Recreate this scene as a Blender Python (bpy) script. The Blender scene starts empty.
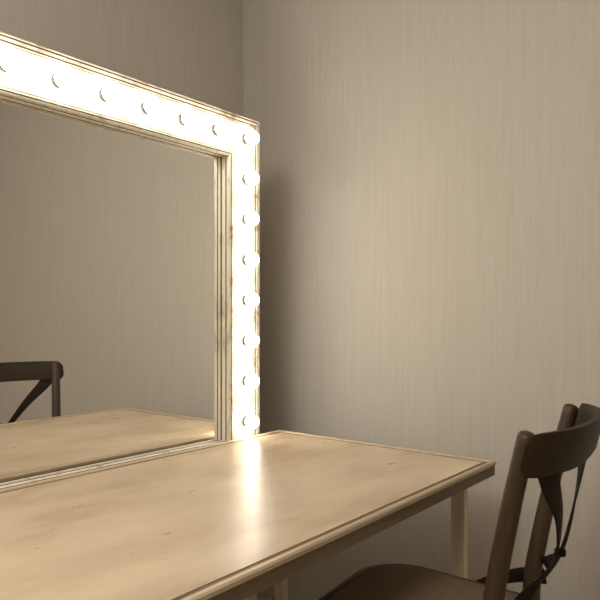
import bpy, bmesh, math, random
from mathutils import Vector, Matrix

random.seed(7)
scene = bpy.context.scene
COL = scene.collection
PI = math.pi

# ------------------------------------------------------------------ tunables
BULB_STRENGTH = 25.0
BULB_COLOR = (1.0, 0.935, 0.82)
FILL_W = 52.0  # power of the added fill light
EXPOSURE = 0.0
H = 1.124                       # camera height
XB, YA = 1.95, 1.853           # wall_right plane, wall_back plane

# ------------------------------------------------------------------ node helpers
def new_mat(name):
    m = bpy.data.materials.new(name)
    m.use_nodes = True
    nt = m.node_tree
    return m, nt, nt.nodes['Principled BSDF']

def N(nt, kind, **kw):
    n = nt.nodes.new(kind)
    for k, v in kw.items():
        if k in n.inputs:
            n.inputs[k].default_value = v
        else:
            setattr(n, k, v)
    return n

def L(nt, a, ao, b, bi):
    nt.links.new(a.outputs[ao], b.inputs[bi])

def coords(nt, scale=(1, 1, 1)):
    tc = N(nt, 'ShaderNodeTexCoord')
    mp = N(nt, 'ShaderNodeMapping')
    mp.inputs['Scale'].default_value = scale
    L(nt, tc, 'Object', mp, 'Vector')
    return mp

def ramp(nt, src, out, stops):
    r = N(nt, 'ShaderNodeValToRGB')
    el = r.color_ramp.elements
    while len(el) < len(stops):
        el.new(0.5)
    for e, (p, c) in zip(el, stops):
        e.position = p
        e.color = (c[0], c[1], c[2], 1)
    L(nt, src, out, r, 'Fac')
    return r

def bump(nt, bsdf, src, out, strength, dist):
    b = N(nt, 'ShaderNodeBump', Strength=strength, Distance=dist)
    L(nt, src, out, b, 'Height')
    L(nt, b, 'Normal', bsdf, 'Normal')
    return b

def mat_wallpaper():
    m, nt, b = new_mat('woven_wallpaper')
    mp = coords(nt, (260, 260, 7))
    n1 = N(nt, 'ShaderNodeTexNoise', Scale=1.0, Detail=4.0, Roughness=0.6)
    L(nt, mp, 'Vector', n1, 'Vector')
    mp2 = coords(nt, (110, 110, 3.0))
    n2 = N(nt, 'ShaderNodeTexNoise', Scale=1.0, Detail=3.0, Roughness=0.55)
    L(nt, mp2, 'Vector', n2, 'Vector')
    mp3 = coords(nt, (35, 35, 420))
    n3 = N(nt, 'ShaderNodeTexNoise', Scale=1.0, Detail=2.0, Roughness=0.5)
    L(nt, mp3, 'Vector', n3, 'Vector')
    a = N(nt, 'ShaderNodeMath', operation='ADD'); L(nt, n1, 'Fac', a, 0); L(nt, n2, 'Fac', a, 1)
    s = N(nt, 'ShaderNodeMath', operation='MULTIPLY_ADD'); L(nt, n3, 'Fac', s, 0)
    s.inputs[1].default_value = 0.35; L(nt, a, 'Value', s, 2)
    d = N(nt, 'ShaderNodeMath', operation='MULTIPLY'); L(nt, s, 'Value', d, 0); d.inputs[1].default_value = 0.42
    r = ramp(nt, d, 'Value', [(0.30, (0.49, 0.452, 0.395)), (0.50, (0.55, 0.512, 0.45)), (0.70, (0.585, 0.548, 0.485))])
    L(nt, r, 'Color', b, 'Base Color')
    b.inputs['Roughness'].default_value = 0.65
    b.inputs['Specular IOR Level'].default_value = 0.2
    b.inputs['Coat Weight'].default_value = 0.0
    b.inputs['Coat Roughness'].default_value = 0.3
    b.inputs['Coat IOR'].default_value = 1.5
    bump(nt, b, d, 'Value', 0.25, 0.0015)
    return m

def mat_plain(name, col, rough, spec=0.5, noise=0.12, sc=(4, 4, 4), metal=0.0):
    m, nt, b = new_mat(name)
    mp = coords(nt, sc)
    n = N(nt, 'ShaderNodeTexNoise', Scale=1.0, Detail=5.0, Roughness=0.6)
    L(nt, mp, 'Vector', n, 'Vector')
    lo = [c * (1 - noise) for c in col]; hi = [min(1, c * (1 + noise)) for c in col]
    r = ramp(nt, n, 'Fac', [(0.3, lo), (0.7, hi)])
    L(nt, r, 'Color', b, 'Base Color')
    b.inputs['Roughness'].default_value = rough
    b.inputs['Specular IOR Level'].default_value = spec
    b.inputs['Metallic'].default_value = metal
    return m

def mat_wood(name, dark, light, rough, axis=2, spec=0.4, fine=90):
    m, nt, b = new_mat(name)
    sc = [fine, fine, fine]; sc[axis] = 4
    mp = coords(nt, sc)
    n = N(nt, 'ShaderNodeTexNoise', Scale=1.0, Detail=6.0, Roughness=0.65)
    L(nt, mp, 'Vector', n, 'Vector')
    r = ramp(nt, n, 'Fac', [(0.3, dark), (0.7, light)])
    L(nt, r, 'Color', b, 'Base Color')
    b.inputs['Roughness'].default_value = rough
    b.inputs['Specular IOR Level'].default_value = spec
    bump(nt, b, n, 'Fac', 0.2, 0.002)
    return m

def mat_distressed(name, axis_scale=(10, 40, 10), lo=0.56, hi=0.66, worn=(0.27, 0.19, 0.11)):
    """cream paint rubbed through to brown wood in streaky patches"""
    m, nt, b = new_mat(name)
    mp = coords(nt, axis_scale)
    n = N(nt, 'ShaderNodeTexNoise', Scale=1.0, Detail=8.0, Roughness=0.72)
    L(nt, mp, 'Vector', n, 'Vector')
    r = ramp(nt, n, 'Fac', [(0.0, (0.82, 0.76, 0.63)), (lo, (0.76, 0.69, 0.56)), (hi, worn)])
    L(nt, r, 'Color', b, 'Base Color')
    b.inputs['Roughness'].default_value = 0.5
    b.inputs['Specular IOR Level'].default_value = 0.3
    bump(nt, b, n, 'Fac', 0.15, 0.002)
    return m

def mat_tabletop():
    m, nt, b = new_mat('varnished_mottled_tabletop')
    mp = coords(nt, (2.2, 5.0, 3))
    n = N(nt, 'ShaderNodeTexNoise', Scale=1.0, Detail=6.0, Roughness=0.58, Distortion=0.3)
    L(nt, mp, 'Vector', n, 'Vector')
    r = ramp(nt, n, 'Fac', [(0.32, (0.43, 0.315, 0.20)), (0.47, (0.585, 0.455, 0.315)), (0.70, (0.70, 0.58, 0.42))])
    L(nt, r, 'Color', b, 'Base Color')
    mp2 = coords(nt, (14, 32, 10))
    n2 = N(nt, 'ShaderNodeTexNoise', Scale=1.0, Detail=6.0, Roughness=0.6)
    L(nt, mp2, 'Vector', n2, 'Vector')
    rr = N(nt, 'ShaderNodeMapRange')
    rr.inputs['To Min'].default_value = 0.20; rr.inputs['To Max'].default_value = 0.44
    L(nt, n2, 'Fac', rr, 'Value'); L(nt, rr, 'Result', b, 'Roughness')
    b.inputs['Specular IOR Level'].default_value = 0.42
    return m

def mat_weave():
    m, nt, b = new_mat('woven_seat_cord')
    mp = coords(nt, (1, 1, 1))
    w1 = N(nt, 'ShaderNodeTexWave', Scale=55.0, Distortion=0.6); w1.bands_direction = 'X'
    w2 = N(nt, 'ShaderNodeTexWave', Scale=55.0, Distortion=0.6); w2.bands_direction = 'Y'
    L(nt, mp, 'Vector', w1, 'Vector'); L(nt, mp, 'Vector', w2, 'Vector')
    mu = N(nt, 'ShaderNodeMath', operation='MULTIPLY'); L(nt, w1, 'Fac', mu, 0); L(nt, w2, 'Fac', mu, 1)
    r = ramp(nt, mu, 'Value', [(0.0, (0.18, 0.122, 0.078)), (1.0, (0.31, 0.215, 0.14))])
    L(nt, r, 'Color', b, 'Base Color')
    b.inputs['Roughness'].default_value = 0.75
    b.inputs['Specular IOR Level'].default_value = 0.25
    bump(nt, b, mu, 'Value', 0.5, 0.002)
    return m

def mat_floor():
    m, nt, b = new_mat('pale_floorboards')
    mp = coords(nt, (1, 1, 1))
    br = N(nt, 'ShaderNodeTexBrick', Scale=1.0)
    br.inputs['Brick Width'].default_value = 1.4; br.inputs['Row Height'].default_value = 0.14
    br.inputs['Mortar Size'].default_value = 0.003
    br.inputs['Color1'].default_value = (0.50, 0.40, 0.30, 1)
    br.inputs['Color2'].default_value = (0.56, 0.45, 0.34, 1)
    br.inputs['Mortar'].default_value = (0.12, 0.09, 0.06, 1)
    L(nt, mp, 'Vector', br, 'Vector')
    L(nt, br, 'Color', b, 'Base Color')
    b.inputs['Roughness'].default_value = 0.5
    return m

def mat_mirror():
    m, nt, b = new_mat('silvered_glass')
    mp = coords(nt, (3, 3, 3))
    n = N(nt, 'ShaderNodeTexNoise', Scale=1.0, Detail=2.0)
    L(nt, mp, 'Vector', n, 'Vector')
    r = ramp(nt, n, 'Fac', [(0.3, (0.91, 0.91, 0.89)), (0.7, (0.93, 0.93, 0.91))])
    L(nt, r, 'Color', b, 'Base Color')
    b.inputs['Metallic'].default_value = 1.0
    b.inputs['Roughness'].default_value = 0.0
    return m

def mat_bulb():
    m, nt, b = new_mat('lit_frosted_bulb')
    b.inputs['Base Color'].default_value = (0.9, 0.88, 0.82, 1)
    b.inputs['Roughness'].default_value = 0.4
    b.inputs['Emission Color'].default_value = (*BULB_COLOR, 1)
    b.inputs['Emission Strength'].default_value = BULB_STRENGTH
    return m

M = dict(
    wallpaper=mat_wallpaper(),
    far_wall=mat_plain('painted_wall', (0.66, 0.62, 0.55), 0.8, 0.2, 0.05),
    ceiling=mat_plain('ceiling_paint', (0.78, 0.75, 0.70), 0.9, 0.2, 0.04),
    floor=mat_floor(),
    face=mat_distressed('cream_painted_panel', (5, 30, 5), 0.62, 0.85, (0.60, 0.47, 0.34)),
    mould=mat_distressed('worn_cream_moulding', (16, 40, 16), 0.52, 0.66),
    reveal=mat_distressed('rubbed_inner_edge', (60, 30, 7), 0.52, 0.68, (0.30, 0.22, 0.14)),
    groove=mat_plain('grimy_groove', (0.16, 0.11, 0.07), 0.8, 0.2, 0.3, (40, 40, 40)),
    mirror=mat_mirror(),
    back=mat_plain('raw_backboard', (0.20, 0.14, 0.09), 0.8, 0.2),
    chrome=mat_plain('dull_metal_collar', (0.20, 0.19, 0.175), 0.35, 0.5, 0.05, (4, 4, 4), 1.0),
    bulb=mat_bulb(),
    table=mat_tabletop(),
    trim=mat_wood('pale_table_edge', (0.44, 0.34, 0.22), (0.60, 0.49, 0.34), 0.4, 0, 0.4, 50),
    inlay=mat_wood('brown_edge_groove', (0.14, 0.088, 0.048), (0.21, 0.135, 0.075), 0.5, 0, 0.3, 50),
    apron=mat_wood('table_apron_wood', (0.15, 0.11, 0.07), (0.22, 0.165, 0.105), 0.5, 0, 0.35, 50),
    leg=mat_wood('pale_table_leg', (0.66, 0.55, 0.38), (0.80, 0.69, 0.51), 0.5, 2, 0.35, 60),
    chair=mat_wood('brown_stained_chair_wood', (0.036, 0.021, 0.010), (0.066, 0.040, 0.020), 0.45, 2, 0.4, 110),
    rail=mat_wood('brown_stained_rail_wood', (0.019, 0.011, 0.005), (0.036, 0.021, 0.010), 0.5, 0, 0.3, 110),
    iron=mat_plain('dark_iron_strap', (0.014, 0.009, 0.005), 0.65, 0.2, 0.25, (30, 30, 30)),
    weave=mat_weave(),
)

# ------------------------------------------------------------------ object helpers
def link_mesh(name, bm, mats, parent=None, smooth=False, loc=(0, 0, 0)):
    bmesh.ops.recalc_face_normals(bm, faces=bm.faces)
    me = bpy.data.meshes.new(name)
    bm.to_mesh(me); bm.free()
    for m in (mats if isinstance(mats, (list, tuple)) else [mats]):
        me.materials.append(m)
    if smooth:
        for p in me.polygons:
            p.use_smooth = True
        try:
            me.set_sharp_from_angle(angle=math.radians(38))
        except Exception:
            pass
    o = bpy.data.objects.new(name, me)
    o.location = loc
    COL.objects.link(o)
    if parent:
        o.parent = parent
    return o

def empty(name, loc, rz, label, cat):
    o = bpy.data.objects.new(name, None)
    o.empty_display_size = 0.1
    COL.objects.link(o)
    o.location = loc; o.rotation_euler = (0, 0, rz)
    o['label'] = label; o['category'] = cat
    return o

def box(bm, x0, x1, y0, y1, z0, z1, bev=0.0, mi=0):
    vs = [bm.verts.new((x, y, z)) for x in (x0, x1) for y in (y0, y1) for z in (z0, z1)]
    idx = [(0, 1, 3, 2), (4, 6, 7, 5), (0, 4, 5, 1), (2, 3, 7, 6), (0, 2, 6, 4), (1, 5, 7, 3)]
    fs = [bm.faces.new([vs[i] for i in f]) for f in idx]
    for f in fs:
        f.material_index = mi
    if bev > 0:
        es = list({e for f in fs for e in f.edges})
        bmesh.ops.bevel(bm, geom=es, offset=bev, segments=2, affect='EDGES', profile=0.5)

def loft(bm, rings, cap=True, mi=0):
    vr = [[bm.verts.new(p) for p in r] for r in rings]
    n = len(vr[0])
    for a, b in zip(vr[:-1], vr[1:]):
        for i in range(n):
            f = bm.faces.new((a[i], a[(i + 1) % n], b[(i + 1) % n], b[i])); f.material_index = mi
    if cap:
        bm.faces.new(vr[0][::-1]).material_index = mi
        bm.faces.new(vr[-1]).material_index = mi

def catmull(pts, n=8):
    P = [Vector(p) for p in pts]
    P = [2 * P[0] - P[1]] + P + [2 * P[-1] - P[-2]]
    out = []
    for i in range(1, len(P) - 2):
        a, b, c, d = P[i - 1:i + 3]
        for k in range(n):
            t = k / n
            out.append(0.5 * ((2 * b) + (-a + c) * t + (2 * a - 5 * b + 4 * c - d) * t * t + (-a + 3 * b - 3 * c + d) * t ** 3))
    out.append(P[-2])
    return out

def tube(bm, pts, radii, seg=16, round_end=False, n=8):
    """tube through pts with radii (interpolated), cross-section normal to the path"""
    path = catmull(pts, n)
    m = len(path)
    def rad(t):
        f = t * (len(radii) - 1); i = min(int(f), len(radii) - 2)
        return radii[i] * (1 - (f - i)) + radii[i + 1] * (f - i)
    rings = []
    for i, p in enumerate(path):
        t = (path[min(i + 1, m - 1)] - path[max(i - 1, 0)]).normalized()
        u = t.cross(Vector((0, 1, 0.05))).normalized(); v = t.cross(u).normalized()
        r = rad(i / (m - 1))
        rings.append([p + (u * math.cos(2 * PI * k / seg) + v * math.sin(2 * PI * k / seg)) * r for k in range(seg)])
    if round_end:                                   # domed first end
        t = (path[0] - path[1]).normalized(); r0 = radii[0]
        base = rings[0]; c = path[0]
        extra = []
        for a in (35, 62, 80):
            aa = math.radians(a)
            extra.append([c + (q - c) * math.cos(aa) + t * (r0 * 0.55 * math.sin(aa)) for q in base])
        rings = extra[::-1] + rings
    loft(bm, rings)

def strap(bm, pts, widths, thick, wdir, n=8):
    """flat band through pts; wdir(t) gives the direction of its width"""
    path = catmull(pts, n); m = len(path)
    rings = []
    for i, p in enumerate(path):
        s = i / (m - 1)
        t = (path[min(i + 1, m - 1)] - path[max(i - 1, 0)]).normalized()
        w = Vector(wdir(s)); w = (w - t * w.dot(t)).normalized()
        nn = t.cross(w).normalized()
        f = s * (len(widths) - 1); k = min(int(f), len(widths) - 2)
        hw = (widths[k] * (1 - (f - k)) + widths[k + 1] * (f - k)) / 2
        h = thick / 2
        rings.append([p + w * hw + nn * h * .4, p + w * hw * .85 + nn * h, p - w * hw * .85 + nn * h, p - w * hw + nn * h * .4,
                      p - w * hw - nn * h * .4, p - w * hw * .85 - nn * h, p + w * hw * .85 - nn * h, p + w * hw - nn * h * .4])
    loft(bm, rings)

def rect_sweep(bm, prof, x0, x1, z0, z1, mis):
    """profile (d inward from outer edge, y) closed polygon swept round a rectangle with mitred corners"""
    cs = [lambda d: (x0 + d, z0 + d), lambda d: (x1 - d, z0 + d), lambda d: (x1 - d, z1 - d), lambda d: (x0 + d, z1 - d)]
    rings = []
    for c in cs:
        rings.append([bm.verts.new((c(d)[0], y, c(d)[1])) for d, y in prof])
    n = len(prof)
    for a in range(4):
        A, B = rings[a], rings[(a + 1) % 4]
        for i in range(n):
            f = bm.faces.new((A[i], A[(i + 1) % n], B[(i + 1) % n], B[i]))
            f.material_index = mis[i]

def lathe(bm, prof, seg=28, axis='-Y'):
    """prof list of (r, h); h runs along -Y"""
    rings = []
    for r, h in prof:
        rings.append([Vector((r * math.cos(2 * PI * k / seg), -h, r * math.sin(2 * PI * k / seg))) for k in range(seg)])
    loft(bm, rings)

# ------------------------------------------------------------------ the room
def slab(name, x0, x1, y0, y1, z0, z1, m):
    bm = bmesh.new(); box(bm, x0, x1, y0, y1, z0, z1)
    o = link_mesh(name, bm, m); o['kind'] = 'structure'
    return o

RX0, RY0, RZ = -2.2, -2.4, 2.45
slab('floor', RX0 - .1, XB + .1, RY0 - .1, YA + .1, -0.1, 0.0, M['floor'])
slab('ceiling', RX0 - .1, XB + .1, RY0 - .1, YA + .1, RZ, RZ + .1, M['ceiling'])
slab('wall_back', RX0 - .1, XB + .1, YA, YA + .1, 0, RZ, M['wallpaper'])
slab('wall_right', XB, XB + .1, RY0, YA, 0, RZ, M['wallpaper'])
slab('wall_left', RX0 - .1, RX0, RY0, YA, 0, RZ, M['far_wall'])
slab('wall_front', RX0 - .1, XB + .1, RY0 - .1, RY0, 0, RZ, M['far_wall'])

# ------------------------------------------------------------------ the lit mirror
YF = 1.420                                   # front face of the frame
GLASS = 1.456
PITCH, PITCHZ = 0.131, 0.1285
x1, z1 = 1.570, H + 0.634
NX = 12
x0 = x1 - 0.134 - PITCH * NX
z0 = H - 0.388 - 0.137
MX = (x0 + x1) / 2
mir = empty('vanity_mirror', (MX, YF + 0.04, 0), 0,
            'tall cream painted mirror with a distressed frame ringed by glowing globe bulbs', 'mirror')
OFF = Vector((-MX, -(YF + 0.04), 0))
def to_local(bm, off=OFF):
    bmesh.ops.translate(bm, verts=bm.verts, vec=off)

bm = bmesh.new()   # outer moulding, grooved
prof = [(0.0, 1.498), (0.0, YF - .001), (0.002, YF - .003), (0.0055, YF - .003), (0.0065, YF + .003), (0.0080, YF + .003), (0.0090, YF - .002),
        (0.0165, YF - .002), (0.0175, YF + .003), (0.0190, YF + .003), (0.0200, YF - .001), (0.0245, YF - .001), (0.0255, YF + .004), (0.0255, 1.498)]
mis = [0, 0, 0, 1, 1, 1, 0, 1, 1, 1, 0, 1, 0, 0]
rect_sweep(bm, prof, x0, x1, z0, z1, mis); to_local(bm)
link_mesh('outer_moulding', bm, [M['mould'], M['groove']], mir)

bm = bmesh.new()   # flat face carrying the bulbs
prof = [(0.0255, 1.495), (0.0255, YF + .0005), (0.120, YF + .0005), (0.120, 1.495)]
rect_sweep(bm, prof, x0, x1, z0, z1, [0, 0, 0, 0]); to_local(bm)
link_mesh('frame_panel', bm, [M['face']], mir)

bm = bmesh.new()   # inner moulding and its stepped reveal down to the glass
prof = [(0.120, 1.49), (0.120, YF + .004), (0.1215, YF + .004), (0.1222, YF - .001), (0.1270, YF - .001), (0.1278, YF + .002), (0.1290, YF + .002), (0.1298, YF),
        (0.1340, YF + .002), (0.1345, YF + .015), (0.1325, YF + .0165), (0.1325, YF + .0180), (0.1350, YF + .0195), (0.1368, GLASS - .003), (0.1340, GLASS - .002), (0.1340, 1.49)]
mis = [0, 1, 1, 0, 1, 1, 0, 0, 2, 1, 1, 1, 2, 1, 1, 0]
rect_sweep(bm, prof, x0, x1, z0, z1, mis); to_local(bm)
link_mesh('inner_moulding', bm, [M['mould'], M['groove'], M['reveal']], mir)

bm = bmesh.new()
box(bm, x0 + .128, x1 - .128, GLASS, GLASS + .005, z0 + .128, z1 - .128); to_local(bm)
link_mesh('mirror_glass', bm, M['mirror'], mir)
bm = bmesh.new()
box(bm, x0 + .02, x1 - .02, 1.488, 1.502, z0 + .02, z1 - .02); to_local(bm)
link_mesh('backboard', bm, M['back'], mir)
for fx in (x0 + .002, x1 - .134):     # the stiles run on to the floor as flat legs
    bm = bmesh.new()
    box(bm, fx, fx + .132, YF + .002, 1.496, 0.0, z0 - .0005, .003); to_local(bm)
    link_mesh('leg', bm, M['mould'], mir)

# bulbs: globe (part) carrying its chrome collar (sub-part)
def bulb_bm():
    bm = bmesh.new()
    R, C = 0.0222, 0.0285
    prof = [(0.0105, 0.007)]
    for a in range(-62, 91, 8):
        aa = math.radians(a)
        prof.append((max(R * math.cos(aa), 0.0004), C + R * math.sin(aa)))
    lathe(bm, prof)
    return bm
def collar_bm():
    bm = bmesh.new()
    prof = [(0.0172, 0.0), (0.0172, 0.0060), (0.0166, 0.0070), (0.0158, 0.0065), (0.0154, 0.0020), (0.0146, 0.0015), (0.0142, 0.0070), (0.0136, 0.0090), (0.0125, 0.0100), (0.0118, 0.0010)]
    lathe(bm, prof)
    return bm
spots = []
bx0, bx1, bz1 = x0 + .064, x1 - .064, H + .564
for k in range(NX + 1):
    spots.append((bx1 - PITCH * k, bz1))
LOWEST = 7
for k in range(1, LOWEST + 1):
    spots.append((bx1, bz1 - PITCHZ * k)); spots.append((bx0, bz1 - PITCHZ * k))
proto = None
for (px, pz) in spots:
    if proto is None:
        b = link_mesh('light_bulb', bulb_bm(), M['bulb'], mir, True)
        c = link_mesh('bulb_collar', collar_bm(), M['chrome'], b, True)
        proto = (b, c)
    else:
        b = proto[0].copy(); COL.objects.link(b); b.parent = mir
        c = proto[1].copy(); COL.objects.link(c); c.parent = b
    b.location = (px - MX, YF - (YF + .04), pz)

# ------------------------------------------------------------------ the table
TZ = H - 0.384
tx0, tx1, ty0, ty1 = -0.16, 1.660, 0.657, 1.408
TC = Vector(((tx0 + tx1) / 2, (ty0 + ty1) / 2, 0))
tab = empty('dressing_table', TC, 0, 'long pale wooden table with a glossy mottled top pushed against the lit mirror', 'table')
def tl(bm): bmesh.ops.translate(bm, verts=bm.verts, vec=-TC)
def flat_ring(bm, d0, d1, zb, zt, bev=0.0):
    """rectangular ring lying flat, mitred, d from the outer edge"""
    b2 = min(bev, (d1 - d0) / 3)
    prof = [(d0, zb), (d0, zt - b2), (d0 + b2, zt), (d1 - b2, zt), (d1, zt - b2), (d1, zb)]
    cs = [lambda d: (tx0 + d, ty0 + d), lambda d: (tx1 - d, ty0 + d), lambda d: (tx1 - d, ty1 - d), lambda d: (tx0 + d, ty1 - d)]
    rings = [[bm.verts.new((c(d)[0], c(d)[1], z)) for d, z in prof] for c in cs]
    n = len(prof)
    for a in range(4):
        A, B = rings[a], rings[(a + 1) % 4]
        for i in range(n):
            bm.faces.new((A[i], A[(i + 1) % n], B[(i + 1) % n], B[i]))
bm = bmesh.new(); box(bm, tx0 + .026, tx1 - .026, ty0 + .026, ty1 - .026, TZ - .013, TZ - .0012); tl(bm)
link_mesh('tabletop', bm, M['table'], tab)
bm = bmesh.new(); flat_ring(bm, 0.0, 0.0145, TZ - .0085, TZ + .0015, .003); tl(bm)
link_mesh('edge_trim', bm, M['trim'], tab)
bm = bmesh.new(); flat_ring(bm, 0.0145, 0.0262, TZ - .0085, TZ - .0025); tl(bm)
link_mesh('edge_groove', bm, M['inlay'], tab)
bm = bmesh.new(); flat_ring(bm, 0.003, 0.026, TZ - .036, TZ - .0086, .001); tl(bm)
link_mesh('apron', bm, M['apron'], tab)
for lx in (0, 1):
    for ly in (0, 1):
        bm = bmesh.new()
        xa = (tx1 - .058) if lx else (tx0 + .034)
        ya = (ty1 - .066) if ly else (ty0 + .064)
        box(bm, xa, xa + .022, ya, ya + .038, 0.0, TZ - .0135, .0015); tl(bm)
        link_mesh('leg', bm, M['leg'], tab)

# ------------------------------------------------------------------ the chair
ch = empty('dining_chair', (1.276, 0.477, 0), math.radians(5.96),
           'dark brown wooden cross-back chair with curved top rail drawn up to the pale table', 'chair')
def post_pts(s):
    return [(s * .200, -.080, .922), (s * .191, -.052, .80), (s * .177, -.018, .63), (s * .173, -.002, .50),
            (s * .172, -.012, .28), (s * .178, -.060, 0.0)]
for s in (-1, 1):
    bm = bmesh.new()
    tube(bm, post_pts(s), [.0160, .0170, .0180, .0190, .0180, .0150], 18, True)
    link_mesh('back_post', bm, M['chair'], ch, True)

A_, YE, SAG, PW = .234, -.086, .064, 2.6
def rail_y(x): return YE - SAG * (1 - abs(x / A_) ** PW)
bm = bmesh.new()     # curved, slightly raked top rail
rings = []
NR = 40
for i in range(NR + 1):
    t = -1 + 2 * i / NR
    x = A_ * t
    y = rail_y(x)
    e = min(1.0, (1 - abs(t)) / 0.09)
    ease = math.sqrt(max(0.0, 1 - (1 - e) ** 2)) * .42 + .58 if e < 1 else 1.0
    hz = .0385 * ease; th = .0095 * (.55 + .45 * min(1, e * 1.5))
    zc = .8935 + .002 * (1 - t * t)
    nx, ny = -PW * SAG * abs(t) ** (PW - 1) / A_ * (1 if t > 0 else -1), 1.0
    ln = math.hypot(nx, ny); nx /= ln; ny /= ln
    ring = []
    for (a, b) in [(1, .75), (.6, 1), (-.6, 1), (-1, .75), (-1, -.75), (-.6, -1), (.6, -1), (1, -.75)]:
        dz = b * hz; dn = a * th
        ring.append(Vector((x + nx * dn * -1, y + ny * dn - dz * .24, zc + dz)))
    rings.append(ring)
loft(bm, rings)
link_mesh('top_rail', bm, M['rail'], ch, True)

# iron cross brace: two bowed straps riveted where they cross, lower ends on the posts
JZ, JY = .669, -.093
for s in (-1, 1):
    bm = bmesh.new()
    xt = s * .184
    pts = [(xt, rail_y(xt) + .006, .870), (xt * .90, rail_y(xt) + .004, .838), (s * .090, -.110, .765), (0, JY - .003 * s, JZ),
           (-s * .085, -.060, .618), (-s * .170, -.030, .580)]
    strap(bm, pts, [.050, .046, .030, .016, .024, .028], .0045, lambda t, s=s: (1, s * (.70 - 1.4 * t), .10))
    link_mesh('brace_strap', bm, M['iron'], ch, True)
bm = bmesh.new()
lathe(bm, [(.0005, -.009), (.006, -.008), (.0085, -.004), (.0085, .009), (.006, .012), (.0005, .0125)], 16)
bmesh.ops.translate(bm, verts=bm.verts, vec=(0, JY, JZ))
link_mesh('rivet', bm, M['iron'], ch, True)
for s in (-1, 1):    # hip straps from the posts forward to the seat
    bm = bmesh.new()
    strap(bm, [(s * .178, -.030, .548), (s * .190, .02, .537), (s * .202, .08, .510), (s * .206, .13, .482)], [.034, .032, .026, .022], .006, lambda t: (0, .15, 1))
    link_mesh('hip_strap', bm, M['iron'], ch, True)

def seat_outline(inset, n=14):
    hf, hb, yf, yb, rf, rb = .222 - inset, .196 - inset, .388 - inset, -.030 + inset, .11 - inset * .5, .05
    corners = [(hf - rf, yf - rf, rf, 0), (-(hf - rf), yf - rf, rf, 90), (-(hb - rb), yb + rb, rb, 180), (hb - rb, yb + rb, rb, 270)]
    out = []
    for cx, cy, r, a0 in corners:
        for k in range(n + 1):
            a = math.radians(a0 + 90 * k / n)
            out.append((cx + r * math.cos(a), cy + r * math.sin(a)))
    # gentle bow of the front edge
    return [(x, y + (.018 * (1 - (x / .222) ** 2) if y > .2 else 0)) for x, y in out]
SZ = H - .628
bm = bmesh.new()
lv = [(.012, -.038), (.004, -.034), (.0, -.022), (.0, -.012), (.004, -.003), (.012, .0), (.020, -.001), (.022, -.012)]
loft(bm, [[(x, y, SZ + dz) for x, y in seat_outline(i)] for i, dz in lv])
link_mesh('seat_frame', bm, M['chair'], ch, True)
bm = bmesh.new()
lv = [(.0215, -.012), (.0215, -.002), (.026, .003), (.040, .0065), (.070, .009), (.11, .010), (.16, .0105)]
loft(bm, [[(x, y, SZ + dz) for x, y in seat_outline(i)] for i, dz in lv])
link_mesh('seat_pad', bm, M['weave'], ch, True)
for s in (-1, 1):
    bm = bmesh.new()
    tube(bm, [(s * .180, .335, SZ - .030), (s * .184, .345, .25), (s * .190, .36, 0.0)], [.019, .019, .015], 16)
    link_mesh('front_leg', bm, M['chair'], ch, True)
    bm = bmesh.new()
    tube(bm, [(s * .173, -.018, .24), (s * .180, .15, .24), (s * .185, .345, .24)], [.010, .012, .010], 12)
    link_mesh('stretcher', bm, M['chair'], ch, True)
for yy, zz, hw in ((.347, .29, .182), (-.020, .29, .170)):
    bm = bmesh.new()
    tube(bm, [(-hw, yy, zz), (0, yy + .001, zz), (hw, yy, zz)], [.010, .012, .010], 12)
    link_mesh('stretcher', bm, M['chair'], ch, True)

# ------------------------------------------------------------------ camera, world, view
cd = bpy.data.cameras.new('camera'); cam = bpy.data.objects.new('camera', cd); COL.objects.link(cam)
cam.location = (0, 0, H)
cam.rotation_euler = (math.radians(90), 0, -math.atan2(.7826, .6225))
cd.sensor_width = 36.0; cd.lens = 646 / 600 * 36.0
cd.shift_y = 16 / 600; cd.clip_start = 0.02
scene.camera = cam
# soft fill light added to lift the walls, no fitting seen, up left of the table
ld = bpy.data.lights.new('added_fill_light', 'POINT'); lo = bpy.data.objects.new('added_fill_light', ld); COL.objects.link(lo)
lo.location = (-0.55, 0.42, 2.10)
ld.energy = FILL_W; ld.color = (1.0, 0.95, 0.87); ld.shadow_soft_size = 0.30
w = bpy.data.worlds.new('room_dark'); scene.world = w; w.use_nodes = True
w.node_tree.nodes['Background'].inputs['Color'].default_value = (0, 0, 0, 1)
w.node_tree.nodes['Background'].inputs['Strength'].default_value = 0.0
scene.cycles.caustics_reflective = True
vs = scene.view_settings
vs.view_transform = 'Standard'; vs.look = 'None'; vs.gamma = 1.0; vs.use_curve_mapping = False
vs.exposure = EXPOSURE
